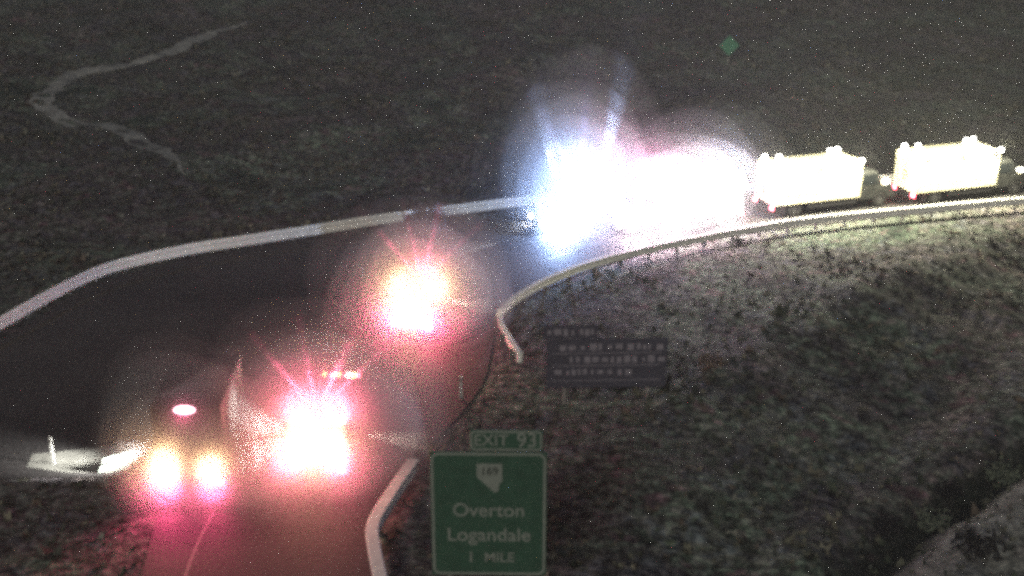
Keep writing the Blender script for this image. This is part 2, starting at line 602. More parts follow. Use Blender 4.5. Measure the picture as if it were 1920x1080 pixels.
# ------------------------------------------------------------------ guardrails
def beam_section(path, prof, off):
    """Corrugated steel beam along path; prof = [(out, z)...]."""
    P = np.array(path)
    T = np.gradient(P, axis=0)
    T /= np.linalg.norm(T, axis=1)[:, None]
    Nn = np.stack([-T[:, 1], T[:, 0]], 1)
    full = [(a, z) for a, z in prof] + [(a - .012, z) for a, z in prof[::-1]]
    k = len(full)
    vs_, fs = [], []
    for i in range(len(P)):
        for a, z in full:
            q = P[i] + Nn[i] * (a + off)
            vs_.append((q[0], q[1], z))
        if i:
            for j in range(k):
                fs.append(((i - 1) * k + j, (i - 1) * k + (j + 1) % k, i * k + (j + 1) % k, i * k + j))
    fs.append(tuple(range(k))[::-1])
    fs.append(tuple((len(P) - 1) * k + j for j in range(k)))
    me_ = bpy.data.meshes.new('beam')
    me_.from_pydata(vs_, [], fs)
    me_.update()
    return me_

def corrugation(z0, z1, n, depth):
    prof = []
    w = (z1 - z0) / n
    for i in range(n):
        a = z0 + i * w
        prof += [(0, a + .04 * w), (depth, a + .25 * w), (depth, a + .75 * w), (0, a + .96 * w)]
    return prof

_post = {}
def post_mesh(h):
    if h not in _post:
        b = MB().box(-.05, .05, -.075, -.06, -.35, h).box(-.05, .05, .06, .075, -.35, h).box(-.008, .008, -.06, .06, -.35, h - .002)
        _post[h] = b.mesh('post')
        _post[h].materials.append(STEELD)
        b2 = MB().box(-.06, .06, .076, .19, h - .34, h - .02, bevel=.008)
        _post[h, 'b'] = b2.mesh('spacer_block')
        _post[h, 'b'].materials.append(STEELD)
    return _post[h], _post[h, 'b']

def sweep(path, prof):
    P = np.array(path)
    T = np.gradient(P, axis=0)
    T /= np.linalg.norm(T, axis=1)[:, None]
    Nn = np.stack([-T[:, 1], T[:, 0]], 1)
    k = len(prof)
    vs_, fs = [], []
    for i in range(len(P)):
        for a, z in prof:
            q = P[i] + Nn[i] * a
            vs_.append((q[0], q[1], z))
        if i:
            for j in range(k):
                fs.append(((i - 1) * k + j, (i - 1) * k + (j + 1) % k, i * k + (j + 1) % k, i * k + j))
    fs += [tuple(range(k))[::-1], tuple((len(P) - 1) * k + j for j in range(k))]
    me_ = bpy.data.meshes.new('light_catch_cap')
    me_.from_pydata(vs_, [], fs)
    me_.update()
    return me_

def guardrail(label, pix, z0, z1, n, depth=.08, flip=1, z=0.0, end=False, cap=0.0):
    path = smooth([G(*p) for p in pix], .635)
    root = empty('guardrail', (0, 0, z))
    tag(root, label, 'guardrail', 'roadside guardrails')
    prof = corrugation(z0, z1, n, depth)
    if flip < 0:
        path = path[::-1]
    step, s = 6, 0
    k = 0
    while s < len(path) - 1:
        e = min(len(path) - 1, s + step)
        if len(path) - 1 - e < 2:
            e = len(path) - 1
        seg = path[s:e + 1].copy()
        if e < len(path) - 1:     # lap joint
            seg = np.vstack([seg, path[e] + (path[e + 1] - path[e]) * .25])
        link('beam', beam_section(seg, prof, .19 + (.006 if k % 2 else 0)), STEEL, root)
        s = e
        k += 1
    if cap:  # wide top strip added to catch light and brighten the rail
        link('light_catch_cap', sweep(path, [(.30 - cap, z1 + .005), (.30, z1 + .005), (.30, z1 + .05), (.27, z1 + .065), (.33 - cap, z1 + .065), (.30 - cap, z1 + .05)]), STEEL, root)
    pm, bl = post_mesh(z1 - .03)
    for i in range(0, len(path), 3):
        t = path[min(i + 1, len(path) - 1)] - path[max(i - 1, 0)]
        o = link('post', pm, None, root)
        o.location = (path[i][0], path[i][1], 0)
        o.rotation_euler = (0, 0, math.atan2(t[1], t[0]))
        b = link('spacer_block', bl, None, o)
    if end:
        t = path[-1] - path[-2]
        t = t / np.linalg.norm(t)
        c = path[-1]
        nrm = np.array([-t[1], t[0]])
        q = c + nrm * .23
        link('end_shoe', MB().cyl((q[0], q[1], z0 - .02), (q[0], q[1], z1 + .02), .14, n=16).mesh('end_shoe'), STEEL, root)
    return root

guardrail('long pale guardrail sweeping from the left edge up behind the vehicles',
          [(-300, 795), (-150, 705), (0, 622), (95, 568), (200, 519), (344, 484), (481, 462), (600, 443), (720, 424), (850, 407), (1000, 389), (1200, 374), (1440, 362), (1920, 334), (2250, 318)], .17, .82, 2, .03, -1)
guardrail('pale guardrail curving in front of the white trucks to a hooked end',
          [(2250, 364), (1920, 392), (1700, 412), (1520, 430), (1400, 448), (1230, 482), (1100, 516), (1000, 558), (940, 600), (930, 628), (945, 660), (965, 692)], .36, .76, 2, .04, 1, end=True, cap=.26)
guardrail('short guardrail beside the green exit sign at the bottom',
          [(772, 898), (750, 930), (718, 980), (695, 1025), (699, 1075), (712, 1140), (730, 1230)], .26, .78, 2, .04, 1, end=False, cap=.42)

# ------------------------------------------------------------------ signs
def text_mesh(s, size, name='lettering'):
    cu = bpy.data.curves.new(name, 'FONT')
    cu.body = s
    cu.size = size
    cu.align_x = 'CENTER'
    cu.align_y = 'CENTER'
    cu.extrude = .006
    cu.offset = size * .012
    o = bpy.data.objects.new(name, cu)
    COL.objects.link(o)
    bpy.context.view_layer.update()
    dg = bpy.context.evaluated_depsgraph_get()
    me_ = bpy.data.meshes.new_from_object(o.evaluated_get(dg))
    bpy.data.objects.remove(o)
    bpy.data.curves.remove(cu)
    me_.name = name
    return me_

def rounded_frame(w, h, t, r, dep):
    """Rounded rectangular border ring in the XZ plane, facing -Y."""
    def loop(w_, h_, r_):
        pts = []
        for cx, cz, a0 in ((w_ / 2 - r_, h_ / 2 - r_, 0), (-w_ / 2 + r_, h_ / 2 - r_, 90), (-w_ / 2 + r_, -h_ / 2 + r_, 180), (w_ / 2 - r_, -h_ / 2 + r_, 270)):
            for k in range(5):
                a = math.radians(a0 + 22.5 * k)
                pts.append((cx + r_ * math.cos(a), cz + r_ * math.sin(a)))
        return pts
    A, B = loop(w, h, r), loop(w - 2 * t, h - 2 * t, max(.01, r - t))
    n_ = len(A)
    vs_ = [(x, -dep, z) for x, z in A] + [(x, -dep, z) for x, z in B] + [(x, 0, z) for x, z in A] + [(x, 0, z) for x, z in B]
    fs = []
    for i in range(n_):
        j = (i + 1) % n_
        fs += [(i, j, n_ + j, n_ + i), (i, 2 * n_ + i, 2 * n_ + j, j), (n_ + i, n_ + j, 3 * n_ + j, 3 * n_ + i)]
    me_ = bpy.data.meshes.new('border')
    me_.from_pydata(vs_, [], fs)
    me_.update()
    return me_

sx, sy = G(918, 1190)
SCL = float(FPX / (sy * math.cos(PITCH) + CAM_H * math.sin(PITCH)))     # px per metre near the sign foot
sign = empty('exit_sign', (sx, sy, float(H(sx, sy))), math.radians(-1.0))
tag(sign, 'green exit guide sign with pale lettering and number tab at the bottom', 'road sign')
PW, PH, PB = 3.30, 4.02, 2.06
box('panel', SIGNG, sign, -PW / 2, PW / 2, -.02, .02, PB, PB + PH, bevel=.012)
o = link('border', rounded_frame(PW - .06, PH - .06, .075, .22, .008), SIGNW, sign); o.location = (0, -.021, PB + PH / 2)
TX, TZ, TW, TH = .50, PB + PH + .36, 2.05, .66
box('number_tab', SIGNG, sign, TX - TW / 2, TX + TW / 2, -.02, .02, TZ - TH / 2, TZ + TH / 2, bevel=.012)
o = link('tab_border', rounded_frame(TW - .05, TH - .05, .06, .12, .008), SIGNW, sign); o.location = (TX, -.021, TZ)
def put_text(s, size, x, z, m, sxz=1.0):
    o = link('lettering', text_mesh(s, size), m, sign)
    o.rotation_euler = (math.pi / 2, 0, 0)
    o.location = (x, -.030, z)
    o.scale = (sxz, 1, 1)
    return o
put_text('EXIT', .50, TX - .42, TZ, SIGNW, .95)
put_text('93', .62, TX + .58, TZ, SIGNW, .95)
put_text('Overton', .60, 0, PB + PH * .535, SIGNW, .98)
put_text('Logandale', .60, 0, PB + PH * .335, SIGNW, 1.0)
put_text('1', .50, -.52, PB + PH * .15, SIGNW)
put_text('MILE', .44, .30, PB + PH * .15, SIGNW)
# route marker: a white state outline, flat on top and pointed below
sh = [(-.36, .44), (.36, .44), (.36, -.12), (.27, -.20), (.26, -.42), (.14, -.48), (-.36, .02)]
b = MB()
va = [b.bm.verts.new((x, -.012, z)) for x, z in sh]
vb = [b.bm.verts.new((x, 0, z)) for x, z in sh]
b.bm.faces.new(va); b.bm.faces.new(vb[::-1])
for i in range(len(sh)):
    b.bm.faces.new((va[(i + 1) % 7], va[i], vb[i], vb[(i + 1) % 7]))
bmesh.ops.recalc_face_normals(b.bm, faces=b.bm.faces)
o = b.build('route_marker', SIGNW, sign); o.location = (.03, -.021, PB + PH * .80)
o2 = link('route_number', text_mesh('169', .34), SIGNK, o); o2.rotation_euler = (math.pi / 2, 0, 0); o2.location = (0, -.018, .20)
for x in (-1.15, 1.15):
    MB().box(x - .05, x + .05, .025, .04, -.4, PB + PH - .1).box(x - .05, x + .05, .12, .135, -.4, PB + PH - .1).box(x - .006, x + .006, .04, .12, -.4, PB + PH - .1).build('post', STEELD, sign)
for z in (PB + .5, PB + PH / 2, PB + PH - .5):
    box('brace', STEELD, sign, -PW / 2 + .1, PW / 2 - .1, .0205, .0245, z - .04, z + .04)

# faded board with rows of unreadable lettering
p = GT(1135, 757)
brd = empty('faded_board', p, math.radians(2))
tag(brd, 'dim violet board with rows of faded unreadable lettering on the slope', 'board')
bw = 5.0
box('panel', PLANK, brd, -2.45, 2.45, -.03, .03, .75, 2.9, bevel=.015)
box('top_panel', PLANK, brd, -2.62, -.40, -.03, .03, 2.93, 3.50, bevel=.015)
for x in (-1.7, 1.7):
    box('post', STEELD, brd, x - .06, x + .06, .032, .14, -.4, 2.8)
for z, x0, x1 in ((3.2, -2.4, -.6), (2.55, -1.9, 2.2), (2.0, -1.5, 2.1), (1.45, -2.1, 1.0)):
    x = x0
    while x < x1:
        w = random.uniform(.10, .30)
        box('letter_stroke', FADED, brd, x, x + w, -.040, -.0305, z - random.uniform(.08, .17), z + random.uniform(.06, .16))
        x += w + random.uniform(.06, .24)
for z in (2.28, 1.74, 1.08):
    box('row_line', FADED, brd, -2.2, 2.2, -.036, -.0305, z - .018, z + .018)

# green diamond marker far up the slope
p = GT(1365, 128)
dm = empty('diamond_sign', p, 0)
tag(dm, 'small green diamond marker on a thin post up the slope', 'road sign')
b = MB().box(-.68, .68, -.02, .02, -.68, .68, bevel=.01)
bmesh.ops.rotate(b.bm, verts=b.bm.verts, cent=(0, 0, 0), matrix=Matrix.Rotation(math.pi / 4, 3, 'Y'))
bmesh.ops.translate(b.bm, verts=b.bm.verts, vec=(0, 0, 1.9))
b.build('panel', DIAG, dm)
box('post', STEELD, dm, -.04, .04, .021, .08, -.4, 2.3)

def delineator(px, py, h, label, m=POSTW):
    p = GT(px, py)
    r = empty('delineator_post', p, random.uniform(-.2, .2))
    tag(r, label, 'marker post', 'thin roadside marker posts')
    MB().prism([(-.055, -.2), (.055, -.2), (.055, h - .06), (0, h), (-.055, h - .06)], -.02, .02, bevel=.004).build('stake', m, r)
    box('reflector', PAINTW, r, -.04, .04, -.026, -.0205, h - .28, h - .12)
delineator(865, 748, 1.05, 'thin white marker post on the verge above the exit sign')
delineator(101, 872, 1.20, 'thin pale marker post at the far left end of the light beam')
delineator(288, 832, .85, 'white marker post lit up left of the dark box truck')
delineator(680, 520, .50, 'small white marker stub left of the middle patrol vehicle')

# tilted pale panel lying in the light beam
p = GT(228, 886)
wr = empty('tilted_panel', p, math.radians(8))
tag(wr, 'pale greenish panel leaning on a bent dark leg in the beam', 'panel')
b = MB().prism([(-.85, .06), (.55, .16), (.78, .92), (-.60, .62)], -.05, .02, bevel=.015)
b.build('sheet', WRECK, wr)
MB().cyl((.85, -.02, .95), (.98, -.10, .72), .055).cyl((.98, -.10, .72), (.42, -.22, .02), .055).build('bent_leg', BLACK, wr)
MB().cyl((.80, .02, .72), (-.55, -.08, .45), .035).build('crossbar', BLACK, wr)
MB().cyl((-.62, .02, .55), (-.75, .35, .02), .03).build('rear_leg', BLACK, wr)

# ------------------------------------------------------------------ shrubs that stand out singly
def shrub(px, py, r, h, m, label, seed, n=150, spiky=False):
    p = GT(px, py)
    root = empty('shrub', p, 0)
    tag(root, label, 'shrub', 'single shrubs on the verge and slopes')
    rr = random.Random(seed)
    b = MB()
    for k in range(7):
        a = rr.uniform(0, 6.28)
        b.cyl((0, 0, -.1), (math.cos(a) * r * .4, math.sin(a) * r * .4, h * .55), .03 * max(.5, r), .01, n=5)
    b.build('stems', m, root)
    b = MB()
    for k in range(n):
        a = rr.uniform(0, 6.28)
        e = rr.uniform(0, 1)
        q = rr.uniform(.45, 1) * (rr.uniform(.75, 1.15))
        c = Vector((math.cos(a) * r * q * math.sqrt(1 - (e * .8) ** 2), math.sin(a) * r * q * math.sqrt(1 - (e * .8) ** 2), h * (.08 + .9 * e * q)))
        d = Vector((rr.uniform(-1, 1), rr.uniform(-1, 1), rr.uniform(-.3, 1.2))) if not spiky else Vector((c.x, c.y, h * rr.uniform(.5, 1.6)))
        d = d.normalized() * (.16 if not spiky else .5) * max(r, .5) * rr.uniform(.7, 1.3)
        w = d.cross(Vector((rr.uniform(-1, 1), rr.uniform(-1, 1), rr.uniform(-1, 1)))).normalized() * (.085 if not spiky else .035) * max(r, .5)
        b.quad([c - w, c + w, c + d + w * .3, c + d - w * .3])
    tag(b.build('twigs', m, root), kind='stuff')
    return root
shrub(803, 438, 1.1, 1.75, TWIG, 'grey leafless shrub breaking the line of the long guardrail', 1, 1300)
shrub(776, 440, .85, 1.3, TWIGD, 'dark low shrub just left of the grey leafless one', 2, 900)
shrub(795, 872, .62, 1.2, TWIGB, 'spiky brown shrub at the end of the short guardrail', 3, 90, True)
shrub(1135, 156, .36, .62, TWIGD, 'black little shrub high above the blue-lit patrol vehicle', 4, 110)
shrub(1147, 133, .26, .42, TWIGD, 'smaller dark shrub just above the black little shrub', 5, 80)
shrub(1186, 92, .28, .45, TWIGD, 'tiny dark shrub farthest up, left of the green diamond', 6, 80)
shrub(1880, 905, .8, .9, SAGE, 'pale sage shrub on the bank at the right edge', 8, 200)
shrub(1750, 990, .7, .8, SAGE, 'pale sage shrub beside the ditch near the bottom right', 9, 200)
shrub(1835, 1040, .9, .9, TWIGD, 'dark shrub at the very bottom right corner', 10, 200)
shrub(1660, 1000, .7, .6, TWIGD, 'dark shrub in the lower end of the ditch', 12, 170)
shrub(1775, 930, .7, .6, TWIGD, 'dark shrub in the upper end of the ditch', 13, 170)
shrub(1330, 690, .7, .7, TWIGB, 'brownish shrub right of the faded board', 14, 170)

# ------------------------------------------------------------------ vehicles (forward +X, left +Y, origin on the road)
def wheel(parent, x, y, r, w):
    s = 1 if y > 0 else -1
    b = bmesh.new()
    prof = [(r * .58, -w / 2), (r * .9, -w / 2), (r, -w * .36), (r, w * .36), (r * .9, w / 2), (r * .58, w / 2)]
    n_ = 22
    rings = []
    for k in range(n_):
        a = 2 * math.pi * k / n_
        rings.append([b.verts.new((x + q * math.cos(a), y + t, r + q * math.sin(a))) for q, t in prof])
    for k in range(n_):
        A, B = rings[k], rings[(k + 1) % n_]
        for i in range(6):
            b.faces.new((A[i], A[(i + 1) % 6], B[(i + 1) % 6], B[i]))
    bmesh.ops.recalc_face_normals(b, faces=b.faces)
    me_ = bpy.data.meshes.new('wheel'); b.to_mesh(me_); b.free()
    o = link('wheel', me_, RUBBER, parent)
    yo = y + s * w * .28
    m = MB().cyl((x, y - s * w * .3, r), (x, yo, r), r * .585, n=20).cyl((x, yo, r), (x, yo + s * .04, r), r * .22, n=12)
    m.build('rim', RIM, o)
    return o

def suv(name, loc, rz, label, paint, stripe):
    root = empty(name, loc, rz)
    tag(root, label, 'patrol vehicle', 'emergency vehicles at the scene')
    W = .98
    low = [(-2.38, .42), (-2.42, .62), (-2.36, 1.02), (-2.28, 1.08), (1.05, 1.10), (2.05, 1.00), (2.36, .86), (2.42, .60), (2.36, .38),
           (1.95, .36)]
    def arch(cx, r=.47, k=7):
        return [(cx + r * math.cos(math.pi * i / k), .36 + r * math.sin(math.pi * i / k)) for i in range(k + 1)]
    prof = low + arch(1.45) + arch(-1.45) + [(-2.0, .36)]
    MB().prism(prof, -W, W, bevel=.03).build('body', paint, root)
    cab = [(-2.26, 1.09), (-2.08, 1.70), (-1.9, 1.80), (.05, 1.82), (.28, 1.78), (1.02, 1.105)]
    tp = lambda z: 1 - .20 * max(0, (z - 1.05)) / .8
    MB().prism(cab, -W * .97, W * .97, bevel=.03, taper=tp).build('cabin', paint, root)
    def side_glass(x0, x1, xa, xb, s):
        z0, z1 = 1.16, 1.66
        y0, y1 = s * (W * .97 * tp(z0) + .004), s * (W * .97 * tp(z1) + .004)
        q = [(x0, y0, z0), (x1, y0, z0), (xb, y1, z1), (xa, y1, z1)]
        b = MB()
        b.quad(q if s < 0 else q[::-1])
        b.quad([(x, y - s * .012, z) for x, y, z in (q if s > 0 else q[::-1])])
        return b.build('side_window', GLASSM, root)
    for s in (-1, 1):
        side_glass(-.02, .82, -.02, .30, s)
        side_glass(-1.08, -.10, -1.06, -.10, s)
        side_glass(-2.05, -1.18, -1.92, -1.16, s)
        for xx in (.02, -1.12):
            dr = box('door', paint, root, xx - .02, xx + .86 if xx > 0 else xx + 1.05, s * W - (.004 if s > 0 else .012), s * W + (.012 if s > 0 else .004), .5, 1.05)
            box('handle', CHROME, dr, xx + .06, xx + .24, s * (W + .013) - .008, s * (W + .013) + .008, .93, .97)
        box('stripe', stripe, root, -2.1, 1.9, s * (W + .014) - .002, s * (W + .014) + .002, .66, .80)
        MB().box(.74, .90, s * W + (.02 if s > 0 else -.22), s * W + (.22 if s > 0 else -.02), 1.10, 1.26, bevel=.02).build('mirror', BLACK, root)
        for x in (1.45, -1.45):
            wheel(root, x, s * .84, .38, .26)
        box('headlight', L_WHT, root, 2.30, 2.405, s * .78 - .17, s * .78 + .17, .72, .88, bevel=.02)
        box('taillight', L_RED, root, -2.43, -2.34, s * .84 - .11, s * .84 + .11, .78, 1.04, bevel=.02)
    def inset(x0, z0, x1, z1, w0, w1, nm):
        d = Vector((x1 - x0, 0, z1 - z0)).normalized()
        nn = Vector((-d.z, 0, d.x))
        if nm == 'windscreen': nn = Vector((d.z, 0, -d.x)) if d.z < 0 else nn
        off = nn * .012
        if nm == 'windscreen' and off.x < 0: off = -off
        if nm == 'rear_window' and off.x > 0: off = -off
        pts = [Vector((x0, -w0, z0)) + off, Vector((x0, w0, z0)) + off, Vector((x1, w1, z1)) + off, Vector((x1, -w1, z1)) + off]
        b = MB()
        b.quad(pts)
        b.quad([q - off * .8 for q in pts][::-1])
        bmesh.ops.recalc_face_normals(b.bm, faces=b.bm.faces)
        return b.build(nm, GLASSM, root)
    inset(.92, 1.19, .34, 1.725, .86, .74, 'windscreen')
    inset(-2.235, 1.17, -2.09, 1.66, .84, .74, 'rear_window')
    box('front_bumper', BLACK, root, 2.38, 2.52, -.92, .92, .36, .60, bevel=.03)
    box('rear_bumper', BLACK, root, -2.54, -2.40, -.92, .92, .40, .64, bevel=.03)
    MB().cyl((2.56, -.4, .38), (2.56, -.4, .95), .035).cyl((2.56, .4, .38), (2.56, .4, .95), .035).cyl((2.56, -.5, .78), (2.56, .5, .78), .03).build('push_bar', BLACK, root)
    box('number_plate', PALEP, root, -2.445, -2.425, -.26, .26, .72, .86)
    box('grille', BLACK, root, 2.385, 2.425, -.5, .5, .66, .84)
    for s in (-1, 1):
        MB().cyl((-1.9, s * .62, 1.84), (-.75, s * .62, 1.86), .022, n=8).build('roof_rail', BLACK, root)
    MB().cyl((-1.7, .2, 1.8), (-1.75, .2, 2.7), .012, .006, n=6).build('antenna', BLACK, root)
    return root

def light_bar(root, x, z, w, mats, lens=8):
    bar = box('light_bar', BLACK, root, x - .16, x + .16, -w / 2, w / 2, z - .06, z, bevel=.015)
    for k in range(lens):
        y0 = -w / 2 + w * k / lens
        MB().box(x - .15, x + .15, y0 + .015, y0 + w / lens - .015, z + .001, z + .12, bevel=.03).build('lens', mats[k % len(mats)], bar)
    for s in (-1, 1):
        box('bracket', BLACK, bar, x - .05, x + .05, s * w * .36 - .03, s * w * .36 + .03, z - .16, z - .061)
    return bar

def box_vehicle(name, loc, rz, label, cat, paint, side, stripe, Lb, Hb, W=1.2, group='emergency vehicles at the scene', lit_head=True, cabp=None):
    """Truck with a tall box behind a low cab; box from x=-Lb+1 to x=1, cab ahead of it."""
    root = empty(name, loc, rz)
    tag(root, label, cat, group)
    cabp = cabp or paint
    x1 = Lb / 2 - .7
    x0 = x1 - Lb
    zb = .78
    box('chassis', BLACK, root, x0 + .15, x1 + 2.0, -.45, .45, .50, .777)
    cargo = MB().box(x0, x1, -W, W, zb, Hb, bevel=.04).build('cargo_box', paint, root)
    for s in (-1, 1):
        # side panels, each with its own edges
        npan = 4
        for k in range(npan):
            a, b_ = x0 + .08 + (Lb - .16) * k / npan, x0 + .08 + (Lb - .16) * (k + 1) / npan
            box('side_panel', side, cargo, a + .015, b_ - .015, s * W - (.002 if s > 0 else .018), s * W + (.018 if s > 0 else .002), zb + .62, Hb - .10, bevel=.006)
            box('locker_door', side, cargo, a + .015, b_ - .015, s * W - (.002 if s > 0 else .022), s * W + (.022 if s > 0 else .002), zb + .05, zb + .46, bevel=.006)
        box('stripe', stripe, cargo, x0 + .06, x1 - .06, s * (W + .010) - .008, s * (W + .010) + .008, zb + .49, zb + .59)
        box('side_skirt', BLACK, root, x0 + 2.3, x1 - .25, s * (W - .06) - .03, s * (W - .06) + .03, .45, .77)
        # rear doors
        dr = box('rear_door', paint if side is paint else DARKP, cargo, x0 - .025, x0 - .001, min(s * .02, s * (W - .09)), max(s * .02, s * (W - .09)), zb + .08, Hb - .16, bevel=.006)
        MB().cyl((x0 - .05, s * .14, zb + .5), (x0 - .05, s * .14, zb + 1.3), .018, n=8).build('handle', CHROME, dr)
        tl = box('taillight', L_RED, root, x0 - .09, x0 - .002, s * (W - .22) - .16, s * (W - .22) + .16, .55, .76, bevel=.02)
    box('rear_bumper', BLACK, root, x0 - .115, x0 - .03, -W + .05, W - .05, .40, .54, bevel=.02)
    # cab with sloping windscreen and short bonnet
    cp = [(x1 + .06, .52), (x1 + .06, 2.22), (x1 + .16, 2.32), (x1 + 1.05, 2.30), (x1 + 1.22, 2.2), (x1 + 1.66, 1.48), (x1 + 2.36, 1.30), (x1 + 2.46, 1.14), (x1 + 2.48, .56)]
    cx = x1 + 1.55
    cp += [(cx + .50 * math.cos(math.pi * i / 7), .52 + .46 * math.sin(math.pi * i / 7)) for i in range(8)]
    tp = lambda z: 1 - .10 * max(0, z - 1.4)
    cab = MB().prism(cp, -1.04, 1.04, bevel=.035, taper=tp).build('cab', cabp, root)
    pts = [(x1 + 1.645, 1.56), (x1 + 1.275, 2.17)]
    off = Vector((.61, 0, .37)).normalized() * .012
    b = MB()
    q = [Vector((pts[0][0], -.9, pts[0][1])) + off, Vector((pts[0][0], .9, pts[0][1])) + off, Vector((pts[1][0], .84, pts[1][1])) + off, Vector((pts[1][0], -.84, pts[1][1])) + off]
    b.quad(q); b.quad([v - off * .8 for v in q][::-1])
    bmesh.ops.recalc_face_normals(b.bm, faces=b.bm.faces)
    b.build('windscreen', GLASSM, cab)
    for s in (-1, 1):
        z0, z1 = 1.46, 2.08
        y0, y1 = s * (1.04 * tp(z0) + .004), s * (1.04 * tp(z1) + .004)
        q = [(x1 + .22, y0, z0), (x1 + 1.48, y0, z0), (x1 + 1.18, y1, z1), (x1 + .22, y1, z1)]
        b = MB()
        b.quad(q); b.quad([(x, y - s * .01, z) for x, y, z in q][::-1])
        bmesh.ops.recalc_face_normals(b.bm, faces=b.bm.faces)
        b.build('side_window', GLASSM, cab)
        dr = box('door', cabp, cab, x1 + .14, x1 + 1.02, s * 1.042 - .008, s * 1.042 + .008, .62, 1.42)
        box('handle', CHROME, cab, x1 + .2, x1 + .36, s * 1.058 - .008, s * 1.058 + .008, 1.28, 1.32)
        MB().box(x1 + 1.45, x1 + 1.58, s * 1.08 + (.12 if s > 0 else -.34), s * 1.08 + (.34 if s > 0 else -.12), 1.45, 1.85, bevel=.03).cyl((x1 + 1.5, s * 1.02, 1.5), (x1 + 1.5, s * 1.22, 1.6), .02, n=8).build('mirror', paint if lit_head else BLACK, root)
        box('headlight', L_WHT if lit_head else PALEP, root, x1 + 2.42, x1 + 2.51, s * .76 - .17, s * .76 + .17, .84, 1.06, bevel=.02)
        wheel(root, cx, s * .90, .46, .28)
        wheel(root, x0 + 1.45, s * (W - .18), .46, .30)
        wheel(root, x0 + 1.45, s * (W - .50), .46, .26)
        box('mudguard', BLACK, root, x0 + .78, x0 + .82, s * (W - .34) - .28, s * (W - .34) + .28, .2, .74)
    box('front_bumper', BLACK, root, x1 + 2.47, x1 + 2.66, -1.0, 1.0, .42, .70, bevel=.03)
    box('grille', CHROME, root, x1 + 2.475, x1 + 2.50, -.5, .5, .76, 1.12)
    return root, x0, x1

def side_lamps(root, xs_, z, y, s, lensmat, col, power, reach=.55, down=.9):
    """Scene lamps on short arms along the top edge, turned down to wash the box side."""
    for k, x in enumerate(xs_):
        arm = MB().cyl((x, s * (y - .02), z + .03), (x, s * (y + .28), z + .16), .03, n=8).build('lamp_arm', BLACK, root)
        MB().dome((x, s * (y + .30), z + .15), .15, .11, .11).build('scene_lamp', lensmat, root)
        if power and k % 2 == 0:
            point_light('scene_lamp_light', root, (x, s * (y + reach + .05), z + .45), col, power * 1.7, .10)

def toward(root, wdir):
    """A world direction in a vehicle's own axes."""
    return Matrix.Rotation(-root.rotation_euler.z, 3, 'Z') @ Vector(wdir)

def heading(p, q):
    a, b = G(*p), G(*q)
    return math.atan2(b[1] - a[1], b[0] - a[0])

def at(px, py, z=0.0):
    a = G(px, py)
    return (float(a[0]), float(a[1]), z)

WARM = (1.0, .94, .66)
COOL = (.36, .54, 1.0)
RED = (1.0, .08, .23)
AMBER = (1.0, .52, .26)
PW_ = 0.42     # overall lamp power

# two white box trucks queueing on the ramp
h1 = heading((1440, 402), (1660, 377))
tA, a0, a1 = box_vehicle('box_truck', at(1530, 390), h1, 'white box truck with lit side, nearer the pink-lit rescue truck', 'truck', CREAM, CREAM, CREAM, 5.9, 3.05, group='white box trucks on the ramp', cabp=GREYP)
side_lamps(tA, (a0 + .5, a0 + 1.55, a0 + 2.9, a0 + 4.3, a1 - .35), 3.03, 1.2, -1, L_WHT, WARM, 3000 * PW_)
h2 = heading((1690, 378), (1920, 353))
tB, b0, b1 = box_vehicle('box_truck', at(1786, 367), h2, 'white box truck with lit side at the right edge', 'truck', CREAM, CREAM, CREAM, 5.9, 3.05, group='white box trucks on the ramp', cabp=GREYP)
side_lamps(tB, (b0 + .6, b0 + 1.7, b0 + 3.2, b0 + 4.4, b1 - .3), 3.03, 1.2, -1, L_WHT, WARM, 3000 * PW_)
for t_, xx, x00 in ((tA, a1, a0), (tB, b1, b0)):
    for fx, hh in ((.45, .14), (1.45, .05), (5.0, .12), (5.5, .16)):
        MB().cyl((x00 + fx, 1.05, 3.0), (x00 + fx, 1.05, 3.05 + hh), .03, n=8).dome((x00 + fx, 1.05, 3.08 + hh), .15, .12, .12).build('marker_lamp', L_WHT, t_)
    MB().dome((xx + 1.95, -.82, 1.50), .22, .13, .16).build('wing_lamp', L_WHT, t_)

# pink and white lit rescue truck
h3 = heading((1190, 436), (1400, 412))
tC, c0, c1 = box_vehicle('rescue_truck', at(1275, 421), h3 + math.pi, 'floodlit white rescue truck with pink glow behind the blue-lit patrol vehicle', 'truck', WHITE, WHITE, WHITE, 5.4, 3.0)
side_lamps(tC, (c0 + .4, c0 + 1.5, c0 + 2.7, c0 + 3.9, c1 - .4), 2.98, 1.2, 1, L_WHT, (1.0, .80, .90), 1700 * PW_)
for y in (-.85, .85):
    MB().dome((c1 - .15, y, 3.08), .18, .18, .13).build('roof_beacon', L_RED, tC)
    point_light('beacon_light', tC, (c1 - .15, y, 3.42), (1.0, .30, .55), 1800 * PW_)
point_light('cab_fill_light', tC, (c1 + 1.6, 1.9, 1.6), (1.0, .72, .85), 3000 * PW_)  # added light without a lamp, brightens the cab
MB().dome((c0 + .2, 0, 3.08), .18, .3, .13).build('roof_beacon', L_BLU, tC)
point_light('beacon_light', tC, (c0 + .2, 0, 3.4), COOL, 2000 * PW_)

for x in (c0 + 1.0, c1 - .6, c1 + 1.6):  # low lamps added to brighten the ground beside the truck
    MB().dome((x, 1.26, .66), .12, .06, .08).build('ground_fill_lamp', L_WHT, tC)
    point_light('ground_fill_light', tC, (x, 2.1, .8), (1.0, .82, .90), 1800 * PW_)

